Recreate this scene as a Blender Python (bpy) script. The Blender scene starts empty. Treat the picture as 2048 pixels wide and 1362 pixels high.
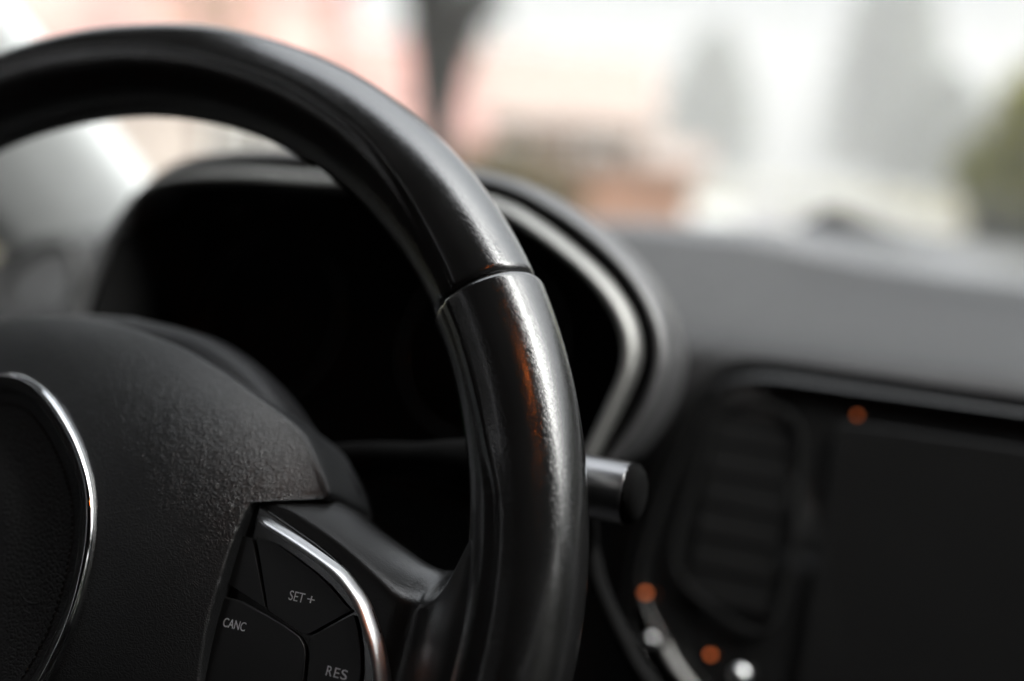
import bpy, math, random
from mathutils import Vector, Matrix
random.seed(7)
R = math.radians
sc = bpy.context.scene

# ------------------------------------------------------------------ camera, world, sun, exposure
# Metres. Origin = centre of the steering wheel, +Y = forward in the car, +X = passenger side, road about 1 m below.
cam_d = bpy.data.cameras.new('camera')
cam = bpy.data.objects.new('camera', cam_d)
sc.collection.objects.link(cam)
CM = Matrix(((0.92524, -0.11972, 0.36000), (0.37297, 0.11332, -0.92090), (0.06945, 0.98632, 0.14950)))
cam.matrix_world = Matrix.Translation((0.27371, -0.28188, 0.13167)) @ CM.to_4x4()
cam_d.sensor_width = 36
cam_d.lens = 42
cam_d.clip_start = 0.01
cam_d.clip_end = 1000
cam_d.dof.use_dof = True
cam_d.dof.focus_distance = 0.333
cam_d.dof.aperture_fstop = 2.7
cam_d.dof.aperture_blades = 9
sc.camera = cam

world = bpy.data.worlds.new('World')
sc.world = world
world.use_nodes = True
wn, wl_ = world.node_tree.nodes, world.node_tree.links
wn.clear()
sky = wn.new('ShaderNodeTexSky')
sky.sky_type = 'NISHITA'
sky.sun_disc = False
sky.sun_elevation = R(48)
sky.sun_rotation = R(100)
sky.air_density = 1.0
sky.dust_density = 6.0
sky.ozone_density = 1.0
hsv = wn.new('ShaderNodeHueSaturation')
hsv.inputs['Saturation'].default_value = 0.18
bg = wn.new('ShaderNodeBackground')
bg.inputs['Strength'].default_value = 0.12
wo = wn.new('ShaderNodeOutputWorld')
# overcast: cloud evens out the colour and is about three times as bright overhead as at the horizon
tcw = wn.new('ShaderNodeTexCoord'); sep = wn.new('ShaderNodeSeparateXYZ')
wl_.new(tcw.outputs['Generated'], sep.inputs[0])
mr = wn.new('ShaderNodeMapRange'); mr.inputs['From Min'].default_value = 0; mr.inputs['From Max'].default_value = 1
mr.inputs['To Min'].default_value = 1.35; mr.inputs['To Max'].default_value = 16.0
pw_ = wn.new('ShaderNodeMath'); pw_.operation = 'POWER'; pw_.inputs[1].default_value = 2.0
mx_ = wn.new('ShaderNodeMath'); mx_.operation = 'MAXIMUM'; mx_.inputs[1].default_value = 0.0
wl_.new(sep.outputs['Z'], mx_.inputs[0]); wl_.new(mx_.outputs[0], pw_.inputs[0]); wl_.new(pw_.outputs[0], mr.inputs['Value'])
sclw = wn.new('ShaderNodeVectorMath'); sclw.operation = 'SCALE'
wl_.new(sky.outputs[0], hsv.inputs['Color'])
wl_.new(hsv.outputs[0], sclw.inputs[0]); wl_.new(mr.outputs[0], sclw.inputs['Scale'])
wl_.new(sclw.outputs[0], bg.inputs['Color'])
wl_.new(bg.outputs[0], wo.inputs['Surface'])

sun_d = bpy.data.lights.new('sun', 'SUN')
sun_d.energy = 0.7
sun_d.angle = R(25)
sun_d.color = (1.0, 0.96, 0.9)
sun = bpy.data.objects.new('sun', sun_d)
sc.collection.objects.link(sun)
_az, _el = R(100), R(48)
_sd = Vector((math.sin(_az) * math.cos(_el), math.cos(_az) * math.cos(_el), math.sin(_el)))
sun.rotation_euler = _sd.to_track_quat('Z', 'Y').to_euler()

vs = sc.view_settings
sc.display_settings.display_device = 'sRGB'
vs.view_transform = 'Standard'
vs.look = 'None'
vs.gamma = 1
vs.use_curve_mapping = False
vs.exposure = -0.65
cy = sc.cycles
cy.use_denoising = True
cy.denoiser = 'OPENIMAGEDENOISE'
cy.max_bounces = 10
cy.diffuse_bounces = 4
cy.glossy_bounces = 5
cy.transparent_max_bounces = 16
cy.volume_bounces = 4
cy.caustics_reflective = False
cy.caustics_refractive = False
cy.sample_clamp_indirect = 6.0
cy.blur_glossy = 0.3

# ------------------------------------------------------------------ helpers
def link(o, parent=None):
    sc.collection.objects.link(o)
    if parent is not None:
        o.parent = parent
    return o

def tag(o, label=None, cat=None, group=None, kind=None):
    if label: o['label'] = label
    if cat: o['category'] = cat
    if group: o['group'] = group
    if kind: o['kind'] = kind
    return o

def empty(name, loc=(0, 0, 0), rot=(0, 0, 0)):
    o = bpy.data.objects.new(name, None)
    o.empty_display_size = 0.05
    o.location = loc
    o.rotation_euler = rot
    return link(o)

def mesh(name, vs_, fs, mat, parent=None, smooth=True, bevel=0.0, subsurf=0, solid=0.0, off=-1, seg=2, auto=None):
    me = bpy.data.meshes.new(name)
    me.from_pydata([tuple(v) for v in vs_], [], fs)
    me.validate()
    me.materials.append(mat)
    o = bpy.data.objects.new(name, me)
    link(o, parent)
    for p in me.polygons:
        p.use_smooth = smooth
    if solid:
        m = o.modifiers.new('solid', 'SOLIDIFY'); m.thickness = solid; m.offset = off
    if bevel:
        m = o.modifiers.new('bevel', 'BEVEL'); m.width = bevel; m.segments = seg; m.limit_method = 'ANGLE'; m.angle_limit = R(35)
        m.harden_normals = True
    if subsurf:
        m = o.modifiers.new('sub', 'SUBSURF'); m.levels = subsurf; m.render_levels = subsurf
    return o

def catmull(pts, n, closed=False):
    """n points evenly spread along a smooth curve through pts (any dimension)"""
    P = [Vector(p) for p in pts]
    L = len(P)
    dense = []
    segs = L if closed else L - 1
    for i in range(segs):
        if closed:
            p0, p1, p2, p3 = P[i - 1], P[i], P[(i + 1) % L], P[(i + 2) % L]
        else:
            p1, p2 = P[i], P[i + 1]
            p0 = P[i - 1] if i > 0 else p1 * 2 - p2
            p3 = P[i + 2] if i + 2 < L else p2 * 2 - p1
        for k in range(24):
            t = k / 24
            dense.append(0.5 * ((2 * p1) + (p2 - p0) * t + (2 * p0 - 5 * p1 + 4 * p2 - p3) * t * t + (3 * p1 - p0 - 3 * p2 + p3) * t ** 3))
    dense.append(P[0].copy() if closed else P[-1].copy())
    return resample(dense, n, closed)

def resample(dense, n, closed=False):
    dense = [Vector(d) for d in dense]
    if closed and (dense[0] - dense[-1]).length > 1e-9:
        dense.append(dense[0].copy())
    s = [0.0]
    for a, b in zip(dense, dense[1:]):
        s.append(s[-1] + (b - a).length)
    out, j = [], 0
    for k in range(n):
        t = s[-1] * k / (n if closed else n - 1)
        while j < len(s) - 2 and s[j + 1] < t:
            j += 1
        d = s[j + 1] - s[j]
        out.append(dense[j].lerp(dense[j + 1], 0 if d < 1e-12 else min(1, (t - s[j]) / d)))
    return out

def interp(x, table):
    """smooth curve through the table (cubic Hermite, non-overshooting tangents)"""
    if x <= table[0][0]: return table[0][1]
    if x >= table[-1][0]: return table[-1][1]
    n = len(table)
    sl = [(table[i + 1][1] - table[i][1]) / (table[i + 1][0] - table[i][0]) for i in range(n - 1)]
    def tan(i):
        if i == 0: return sl[0]
        if i == n - 1: return sl[-1]
        a, b = sl[i - 1], sl[i]
        return 0.0 if a * b <= 0 else 2 * a * b / (a + b)
    for i in range(n - 1):
        (a, fa), (b, fb) = table[i], table[i + 1]
        if x <= b:
            h = b - a; t = (x - a) / h
            return (2 * t ** 3 - 3 * t * t + 1) * fa + (t ** 3 - 2 * t * t + t) * h * tan(i) + (-2 * t ** 3 + 3 * t * t) * fb + (t ** 3 - t * t) * h * tan(i + 1)

def grid(rows, closed_u=False, closed_v=False):
    """faces joining rows of equal length; closed_v wraps inside a row, closed_u joins last row to first"""
    n = len(rows[0]); v = [p for r in rows for p in r]; f = []
    for i in range(len(rows) if closed_u else len(rows) - 1):
        i2 = (i + 1) % len(rows)
        for j in range(n if closed_v else n - 1):
            j2 = (j + 1) % n
            f.append((i * n + j, i * n + j2, i2 * n + j2, i2 * n + j))
    return v, f

def tube_vf(path, rad, ns=16, closed=False, squash=1.0, up=Vector((0, 0, 1)), caps=True):
    P = [Vector(p) for p in path]; rows = []
    for i, p in enumerate(P):
        a = P[i - 1] if (i > 0 or closed) else p
        b = P[(i + 1) % len(P)] if (i < len(P) - 1 or closed) else p
        t = (b - a).normalized()
        s = t.cross(up)
        if s.length < 1e-5: s = t.cross(Vector((1, 0.1, 0)))
        s.normalize(); u = s.cross(t).normalized()
        r = rad(i / max(1, len(P) - 1)) if callable(rad) else rad
        rows.append([p + s * r * math.cos(2 * math.pi * k / ns) + u * r * squash * math.sin(2 * math.pi * k / ns) for k in range(ns)])
    v, f = grid(rows, closed, True)
    if caps and not closed:
        n = len(v)
        v.append(P[0]); v.append(P[-1])
        for k in range(ns):
            f.append((n, (k + 1) % ns, k))
            b0 = (len(rows) - 1) * ns
            f.append((n + 1, b0 + k, b0 + (k + 1) % ns))
    return v, f

def prism(name, poly, z0, z1, mat, parent, bevel=0.0003, seg=3, smooth=True):
    """outline in the x-y plane, extruded from z0 to z1"""
    n = len(poly)
    v = [(p[0], p[1], z0) for p in poly] + [(p[0], p[1], z1) for p in poly]
    area = sum(poly[i][0] * poly[(i + 1) % n][1] - poly[(i + 1) % n][0] * poly[i][1] for i in range(n))
    idx = list(range(n)) if area > 0 else list(range(n))[::-1]
    f = [tuple(n + i for i in idx), tuple(idx[::-1])]
    for a in range(n):
        i, j = idx[a], idx[(a + 1) % n]
        f.append((i, j, n + j, n + i))
    return mesh(name, v, f, mat, parent, smooth, bevel=bevel, seg=seg)

def rounded(poly, r=0.001, k=4):
    out = []; n = len(poly)
    for i in range(n):
        p, a, b = Vector(poly[i][:2]), Vector(poly[i - 1][:2]), Vector(poly[(i + 1) % n][:2])
        da, db = (a - p), (b - p)
        ra = min(r, da.length * .4); rb = min(r, db.length * .4)
        q0, q1 = p + da.normalized() * ra, p + db.normalized() * rb
        for j in range(k + 1):
            t = j / k
            out.append(q0 * (1 - t) ** 2 + p * 2 * t * (1 - t) + q1 * t * t)
    return out

def box_vf(x0, x1, y0, y1, z0, z1):
    v = [(x, y, z) for z in (z0, z1) for y in (y0, y1) for x in (x0, x1)]
    return v, [(0, 2, 3, 1), (4, 5, 7, 6), (0, 1, 5, 4), (2, 6, 7, 3), (0, 4, 6, 2), (1, 3, 7, 5)]

class MB:
    def __init__(s): s.v = []; s.f = []
    def add(s, vf):
        n = len(s.v); s.v += [tuple(p) for p in vf[0]]; s.f += [tuple(n + i for i in q) for q in vf[1]]; return s
    def box(s, *a): return s.add(box_vf(*a))
    def build(s, name, mat, parent=None, **k): return mesh(name, s.v, s.f, mat, parent, **k)

# ------------------------------------------------------------------ materials
def mat_(name):
    m = bpy.data.materials.new(name); m.use_nodes = True
    nt = m.node_tree; nt.nodes.clear()
    o = nt.nodes.new('ShaderNodeOutputMaterial'); b = nt.nodes.new('ShaderNodeBsdfPrincipled')
    nt.links.new(b.outputs[0], o.inputs['Surface'])
    return m, nt, b, o

def noise(nt, scale, detail=3, rough=.5, dist=0.0, co='Object'):
    tc = nt.nodes.new('ShaderNodeTexCoord'); n = nt.nodes.new('ShaderNodeTexNoise')
    n.inputs['Scale'].default_value = scale; n.inputs['Detail'].default_value = detail
    n.inputs['Roughness'].default_value = rough; n.inputs['Distortion'].default_value = dist
    nt.links.new(tc.outputs[co], n.inputs['Vector'])
    return n

def ramp(nt, src, a, b, ca, cb):
    r = nt.nodes.new('ShaderNodeValToRGB')
    r.color_ramp.elements[0].position = a; r.color_ramp.elements[1].position = b
    r.color_ramp.elements[0].color = (*ca, 1) if isinstance(ca, tuple) else (ca, ca, ca, 1)
    r.color_ramp.elements[1].color = (*cb, 1) if isinstance(cb, tuple) else (cb, cb, cb, 1)
    nt.links.new(src, r.inputs[0])
    return r

def plain(name, col, rough=.5, metal=0.0, spec=.5, var=.12, scale=40, bump=0.0, bscale=900, bdist=.0001, coat=0.0, rvar=.0):
    m, nt, b, _ = mat_(name)
    n = noise(nt, scale, 4)
    c0 = tuple(c * (1 - var) for c in col); c1 = tuple(min(1, c * (1 + var)) for c in col)
    r = ramp(nt, n.outputs['Fac'], .3, .7, c0, c1)
    nt.links.new(r.outputs[0], b.inputs['Base Color'])
    b.inputs['Metallic'].default_value = metal
    b.inputs['Roughness'].default_value = rough
    b.inputs['Specular IOR Level'].default_value = spec
    b.inputs['Coat Weight'].default_value = coat
    if rvar:
        r2 = ramp(nt, n.outputs['Fac'], .3, .7, rough - rvar, rough + rvar)
        nt.links.new(r2.outputs[0], b.inputs['Roughness'])
    if bump:
        n2 = noise(nt, bscale, 2)
        bp = nt.nodes.new('ShaderNodeBump'); bp.inputs['Strength'].default_value = bump; bp.inputs['Distance'].default_value = bdist
        nt.links.new(n2.outputs['Fac'], bp.inputs['Height']); nt.links.new(bp.outputs[0], b.inputs['Normal'])
    return m

def leather(name, col, rough, cell, strength, dist, wear=.05, spec=.8, warp=.0006, coat=0.0):
    """grained skin: creases between irregular cells, over fine pores"""
    m, nt, b, _ = mat_(name)
    tc = nt.nodes.new('ShaderNodeTexCoord')
    nz = nt.nodes.new('ShaderNodeTexNoise'); nz.inputs['Scale'].default_value = cell * .45; nz.inputs['Detail'].default_value = 2
    nt.links.new(tc.outputs['Object'], nz.inputs['Vector'])
    sub = nt.nodes.new('ShaderNodeVectorMath'); sub.operation = 'SUBTRACT'; sub.inputs[1].default_value = (.5, .5, .5)
    nt.links.new(nz.outputs['Color'], sub.inputs[0])
    scl = nt.nodes.new('ShaderNodeVectorMath'); scl.operation = 'SCALE'; scl.inputs['Scale'].default_value = warp * 3
    nt.links.new(sub.outputs[0], scl.inputs[0])
    ad = nt.nodes.new('ShaderNodeVectorMath'); ad.operation = 'ADD'
    nt.links.new(tc.outputs['Object'], ad.inputs[0]); nt.links.new(scl.outputs[0], ad.inputs[1])
    vo = nt.nodes.new('ShaderNodeTexVoronoi'); vo.feature = 'DISTANCE_TO_EDGE'; vo.inputs['Scale'].default_value = cell
    nt.links.new(ad.outputs[0], vo.inputs['Vector'])
    r = ramp(nt, vo.outputs['Distance'], 0.0, .28, 0.0, 1.0)
    r.color_ramp.interpolation = 'EASE'
    fine = nt.nodes.new('ShaderNodeTexNoise'); fine.inputs['Scale'].default_value = cell * 3; fine.inputs['Detail'].default_value = 3
    nt.links.new(tc.outputs['Object'], fine.inputs['Vector'])
    mx = nt.nodes.new('ShaderNodeMix'); mx.data_type = 'FLOAT'; mx.inputs[0].default_value = .35
    nt.links.new(r.outputs[0], mx.inputs[2]); nt.links.new(fine.outputs['Fac'], mx.inputs[3])
    bp = nt.nodes.new('ShaderNodeBump'); bp.inputs['Strength'].default_value = strength; bp.inputs['Distance'].default_value = dist
    nt.links.new(mx.outputs[0], bp.inputs['Height']); nt.links.new(bp.outputs[0], b.inputs['Normal'])
    big = nt.nodes.new('ShaderNodeTexNoise'); big.inputs['Scale'].default_value = 55; big.inputs['Detail'].default_value = 4
    nt.links.new(tc.outputs['Object'], big.inputs['Vector'])
    rr = ramp(nt, big.outputs['Fac'], .3, .7, rough - wear, rough + wear)
    nt.links.new(rr.outputs[0], b.inputs['Roughness'])
    cc = ramp(nt, big.outputs['Fac'], .3, .7, tuple(c * .85 for c in col), tuple(c * 1.15 for c in col))
    nt.links.new(cc.outputs[0], b.inputs['Base Color'])
    b.inputs['Specular IOR Level'].default_value = spec
    b.inputs['Coat Weight'].default_value = coat; b.inputs['Coat Roughness'].default_value = rough * .7; b.inputs['Coat IOR'].default_value = 1.6
    if coat: nt.links.new(bp.outputs[0], b.inputs['Coat Normal'])
    return m

M = {}
M['rim_leather'] = leather('worn_black_leather', (.018, .018, .018), .12, 1750, .33, .000065, .02, spec=.9, coat=.8)
M['spoke_leather'] = leather('spoke_black_leather', (.016, .016, .016), .38, 1200, .35, .00008, .03, spec=.4)
# the leather is hand-polished where the spoke runs into the rim
_nt = M['spoke_leather'].node_tree; _b = next(n for n in _nt.nodes if n.type == 'BSDF_PRINCIPLED')
_tc = _nt.nodes.new('ShaderNodeTexCoord'); _ab = _nt.nodes.new('ShaderNodeVectorMath'); _ab.operation = 'ABSOLUTE'
_sx = _nt.nodes.new('ShaderNodeSeparateXYZ'); _mr = _nt.nodes.new('ShaderNodeMapRange'); _mr.interpolation_type = 'SMOOTHSTEP'
_mr.inputs['From Min'].default_value = .118; _mr.inputs['From Max'].default_value = .145
_nt.links.new(_tc.outputs['Object'], _ab.inputs[0]); _nt.links.new(_ab.outputs[0], _sx.inputs[0]); _nt.links.new(_sx.outputs['X'], _mr.inputs['Value'])
_nt.links.new(_mr.outputs[0], _b.inputs['Coat Weight']); _b.inputs['Coat Roughness'].default_value = .17; _b.inputs['Coat IOR'].default_value = 1.6
_bp = next(n for n in _nt.nodes if n.type == 'BUMP'); _nt.links.new(_bp.outputs[0], _b.inputs['Coat Normal'])
M['pad'] = leather('airbag_grained_plastic', (.018, .019, .02), .38, 900, .5, .00022, .02, warp=.0012, spec=.9)
M['pad_centre'] = leather('badge_grained_plastic', (.014, .014, .014), .5, 700, .6, .0003, .04)
M['dash_skin'] = leather('dashboard_soft_skin', (.023, .023, .0235), .47, 500, .4, .0003, .03, spec=.25)
M['matt'] = plain('matt_black_plastic', (.018, .018, .018), .5, bump=.2)
M['spoke_plastic'] = plain('spoke_satin_plastic', (.016, .016, .017), .42, spec=.3, bump=.15, bscale=1500)
M['satin_black'] = plain('button_satin_black', (.013, .013, .013), .3, bump=.08, bscale=2500)
M['gloss_black'] = plain('piano_black', (.009, .009, .009), .08, var=.05, rvar=.02)
M['recess'] = plain('recess_black', (.045, .045, .045), .8, spec=.1)
M['vent_black'] = plain('vent_black', (.010, .010, .010), .9, spec=.02)
M['chrome'] = plain('chrome', (.82, .83, .84), .04, 1.0, var=.02, rvar=.01)
M['silver'] = plain('satin_silver', (.70, .71, .72), .3, 1.0, var=.03, bump=.05, bscale=4000, bdist=.00003)
M['trim_silver'] = plain('brushed_trim_silver', (.30, .30, .29), .6, 1.0, var=.04)
M['print'] = plain('button_print_grey', (.78, .80, .82), .5, var=.03)
M['pillar_cloth'] = plain('pale_grey_trim', (.52, .54, .54), .8, var=.05, bump=.2)
M['headliner'] = plain('dark_headliner', (.022, .022, .022), .9, bump=.3)
M['dark_trim'] = plain('dark_door_trim', (.02, .02, .02), .6)
M['seat'] = plain('dark_seat_cloth', (.025, .025, .027), .9)
M['paint'] = plain('body_paint_grey', (.12, .125, .13), .3, coat=.6)
M['rubber'] = plain('black_rubber', (.012, .012, .012), .6)

def glass_mat():
    m, nt, b, o = mat_('thin_clear_glass')
    nt.nodes.remove(b)
    tr = nt.nodes.new('ShaderNodeBsdfTransparent'); tr.inputs[0].default_value = (.93, .95, .94, 1)
    gl = nt.nodes.new('ShaderNodeBsdfGlossy'); gl.inputs['Roughness'].default_value = .02
    fr = nt.nodes.new('ShaderNodeFresnel'); fr.inputs[0].default_value = 1.35
    mx = nt.nodes.new('ShaderNodeMixShader')
    nt.links.new(fr.outputs[0], mx.inputs[0]); nt.links.new(tr.outputs[0], mx.inputs[1]); nt.links.new(gl.outputs[0], mx.inputs[2])
    nt.links.new(mx.outputs[0], o.inputs['Surface'])
    return m
M['glass'] = glass_mat()

def glow_mat(name, col, st):
    m, nt, b, o = mat_(name)
    b.inputs['Base Color'].default_value = (*col, 1)
    b.inputs['Emission Color'].default_value = (*col, 1); b.inputs['Emission Strength'].default_value = st
    return m
M['amber'] = glow_mat('amber_glint_glow', (1.0, .22, .04), .9)  # glow put in for amber reflections on the console
M['amber_dim'] = glow_mat('dim_amber_glint_glow', (1.0, .2, .03), .4)
M['amber_roof'] = glow_mat('amber_roof_lamp', (1.0, .22, .03), 240.0)
M['green_led'] = glow_mat('green_indicator', (.02, .5, .08), .1)

# ------------------------------------------------------------------ the setting outdoors
def ground_mat(name, a, b_, scale, rough, bump=.3):
    m, nt, b, _ = mat_(name)
    n = noise(nt, scale, 8, .6)
    r = ramp(nt, n.outputs['Fac'], .3, .7, a, b_)
    nt.links.new(r.outputs[0], b.inputs['Base Color']); b.inputs['Roughness'].default_value = rough
    bp = nt.nodes.new('ShaderNodeBump'); bp.inputs['Strength'].default_value = bump; bp.inputs['Distance'].default_value = .02
    nt.links.new(n.outputs['Fac'], bp.inputs['Height']); nt.links.new(bp.outputs[0], b.inputs['Normal'])
    return m
M['grass'] = ground_mat('winter_grass', (.10, .09, .045), (.16, .14, .075), 3, .9)
M['asphalt'] = ground_mat('damp_asphalt', (.09, .09, .09), (.14, .14, .14), 6, .5, .1)
M['paving'] = ground_mat('damp_paving', (.15, .145, .14), (.21, .2, .19), 4, .5, .1)

def gz(x, y):      # the road drops gently away in front of the car
    t = min(1, max(0, (math.hypot(x, y) - 7) / 18))
    return -1.0 - .42 * t * t * (3 - 2 * t)
def sheet(name, x0, x1, y0, y1, nx, ny, dz, mat, bend=0):
    rows = [[(x0 + (x1 - x0) * i / nx + bend * ((y0 + (y1 - y0) * j / ny) / 30) ** 2, y0 + (y1 - y0) * j / ny, 0) for i in range(nx + 1)] for j in range(ny + 1)]
    rows = [[(p[0], p[1], gz(p[0], p[1]) + dz) for p in r] for r in rows]
    v, f = grid(rows)
    return tag(mesh(name, v, [q for q in f], mat), kind='structure')
sheet('ground', -320, 320, -320, 320, 320, 320, 0, M['grass'])
sheet('road', -2.6, 3.4, -40, 250, 6, 290, .012, M['asphalt'], -1.6)
sheet('pavement', -5.0, -2.9, -40, 250, 4, 290, .12, M['paving'], -1.6)

# houses
M['brick_red'] = plain('red_roof_tiles', (.31, .17, .145), .7, var=.45, scale=.9)
M['render_grey'] = plain('pale_render', (.3, .3, .28), .8, scale=1)
M['render_beige'] = plain('beige_render', (.27, .205, .165), .8, scale=1)
M['render_cream'] = plain('cream_render', (.36, .31, .28), .8, var=.25, scale=.8)
M['render_pink'] = plain('rose_render', (.34, .22, .195), .8, scale=1)
M['roof_brown'] = plain('brown_roof_tiles', (.25, .195, .165), .7, var=.25, scale=3)
M['frame_white'] = plain('white_frames', (.75, .75, .73), .5)
M['win'] = plain('curtained_window', (.15, .14, .13), .08)
M['orange_brick'] = plain('orange_brick', (.30, .165, .105), .8, var=.2, scale=4)

def house(name, cx, cy_, rz, w, d, h, rh, wall, roof, label, wins, zb=None):
    g = gz(cx, cy_) - .05 if zb is None else zb
    t = empty(name, (cx, cy_, g), (0, 0, rz)); tag(t, label, 'house')
    mb = MB().box(-w / 2, w / 2, -d / 2, d / 2, 0, h)
    v = [(-w / 2, -d / 2, h), (-w / 2, d / 2, h), (-w / 2, 0, h + rh), (w / 2, -d / 2, h), (w / 2, d / 2, h), (w / 2, 0, h + rh)]
    mb.add((v, [(0, 2, 1), (3, 4, 5)]))
    mb.build('wall', M[wall], t, smooth=False)
    e = .35
    s = rh / (d / 2)
    rf = MB()
    for sg in (-1, 1):
        y0, z0 = sg * (d / 2 + e), h - e * s
        a = [(-w / 2 - e, y0, z0), (w / 2 + e, y0, z0), (w / 2 + e, 0, h + rh), (-w / 2 - e, 0, h + rh)]
        b = [(p[0], p[1], p[2] + .18) for p in a]
        rf.add((a + b, [(3, 2, 1, 0), (4, 5, 6, 7), (0, 1, 5, 4), (1, 2, 6, 5), (2, 3, 7, 6), (3, 0, 4, 7)]))
    ro = rf.build('roof', M[roof], t, smooth=False)
    MB().box(-w * .3, -w * .3 + .4, .1, .6, h + rh * .5, h + rh + .25).build('chimney', M['orange_brick'], ro, smooth=False)
    for (x, z, ww, hh) in wins:
        fr = MB()
        for a in ((x - ww / 2, x + ww / 2, z, z + .1), (x - ww / 2, x + ww / 2, z + hh - .1, z + hh), (x - ww / 2, x - ww / 2 + .1, z + .1, z + hh - .1), (x + ww / 2 - .1, x + ww / 2, z + .1, z + hh - .1), (x - .04, x + .04, z + .1, z + hh - .1)):
            fr.box(a[0], a[1], -d / 2 - .08, -d / 2 + .05, a[2], a[3])
        fo = fr.build('window', M['frame_white'], t, smooth=False)
        MB().box(x - ww / 2 + .05, x + ww / 2 - .05, -d / 2 - .03, -d / 2 - .01, z + .05, z + hh - .05).build('pane', M['win'], fo, smooth=False)
    return t
house('house', -14.7, 18.5, R(40), 6.0, 6, 3.0, 2.6, 'render_cream', 'brick_red', 'tall cream house with red tiled roof behind the top of the steering wheel', [(-1.6, .9, 1.3, 1.2), (1.6, .9, 1.3, 1.2)])
house('house', -13.3, 23.6, R(30), 4.8, 5, 2.0, 1.9, 'render_cream', 'brick_red', 'lower cream house with red tiled roof just left of the dark tree trunk', [(-1.2, .9, 1.2, 1.1), (1.2, .9, 1.2, 1.1)])
house('house', -9.5, 26.4, R(20), 3.9, 5, 2.5, 1.5, 'render_beige', 'roof_brown', 'beige house with brown roof, right of the dark tree trunk', [(-1.0, 1.0, .8, 1.1), (1.0, 1.0, .8, 1.1)])
house('house', -22.0, 18.0, R(60), 7, 7, 4.2, 2.0, 'render_grey', 'roof_brown', 'pale grey house at far left above the steering wheel', [(-1.6, 1.2, 1.3, 1.3), (1.6, 1.2, 1.3, 1.3)])
house('garden_shed', -10.2, 39.5, R(14), 2.2, 2.2, 1.7, .6, 'render_beige', 'roof_brown', 'small far shed with brown roof beyond the white car', [(0, .9, .8, .7)])
bpy.data.objects['garden_shed']['category'] = 'shed'

# orange brick garden wall
t = empty('garden_wall', (-3.5, 13.2, gz(-3.5, 13.2)), (0, 0, R(16))); tag(t, 'low orange brick garden wall just above the dashboard', 'wall')
MB().box(-1.15, .55, -.12, .12, -.1, 1.25).build('brickwork', M['orange_brick'], t, smooth=False)
MB().box(-1.2, .6, -.17, .17, 1.252, 1.33).build('coping', M['render_beige'], t, smooth=False, bevel=.01)

# foliage
def leaf_mat(name, a, b_):
    m, nt, b, _ = mat_(name)
    n = noise(nt, 2.5, 4)
    r = ramp(nt, n.outputs['Fac'], .35, .65, a, b_)
    nt.links.new(r.outputs[0], b.inputs['Base Color']); b.inputs['Roughness'].default_value = .6
    return m
M['bark'] = plain('dark_bark', (.018, .017, .014), .9, var=.3, scale=8, bump=.6, bscale=20, bdist=.02)
M['leaf_dark'] = leaf_mat('dark_leaves', (.03, .035, .02), (.06, .06, .035))
M['leaf_olive'] = leaf_mat('olive_leaves', (.13, .12, .03), (.24, .2, .06))
M['leaf_green'] = leaf_mat('yellow_green_leaves', (.15, .16, .02), (.32, .30, .045))
M['leaf_conifer'] = leaf_mat('conifer_needles', (.06, .075, .05), (.10, .115, .08))
M['leaf_hedge'] = leaf_mat('brown_hedge_leaves', (.10, .08, .025), (.19, .14, .05))

def leaves(n, fn, size, rnd):
    v, f = [], []
    for _ in range(n):
        p = fn(rnd)
        if p is None: continue
        a = Vector((rnd.gauss(0, 1), rnd.gauss(0, 1), rnd.gauss(0, 1))).normalized()
        b = a.orthogonal().normalized(); c = a.cross(b)
        s = size * rnd.uniform(.6, 1.4); k = len(v)
        v += [p + b * s, p + c * s * .5, p - b * s, p - c * s * .5]
        f.append((k, k + 1, k + 2, k + 3))
    return v, f
def blob_fn(blobs):
    ws = [b[1][0] * b[1][1] * b[1][2] for b in blobs]
    def fn(r):
        (c, s) = r.choices(blobs, ws)[0]
        d = Vector((r.gauss(0, 1), r.gauss(0, 1), r.gauss(0, 1))).normalized() * (r.random() ** .45)
        return Vector((c[0] + d.x * s[0], c[1] + d.y * s[1], c[2] + d.z * s[2]))
    return fn
def limb(mb, pts, r0, r1):
    p = catmull(pts, 14)
    mb.add(tube_vf(p, lambda t: r0 + (r1 - r0) * t, 9, up=Vector((.1, 1, .05))))
def tree(name, x, y, label, limbs, blobs, n, size, leaf, seed, group=None, cat='tree'):
    t = empty(name, (x, y, gz(x, y) - .05)); tag(t, label, cat, group)
    mb = MB()
    for (pts, a, b) in limbs: limb(mb, pts, a, b)
    mb.build('trunk', M['bark'], t)
    v, f = leaves(n, blob_fn(blobs), size, random.Random(seed))
    mesh('crown', v, f, M[leaf], t, smooth=False)
    return t
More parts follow.
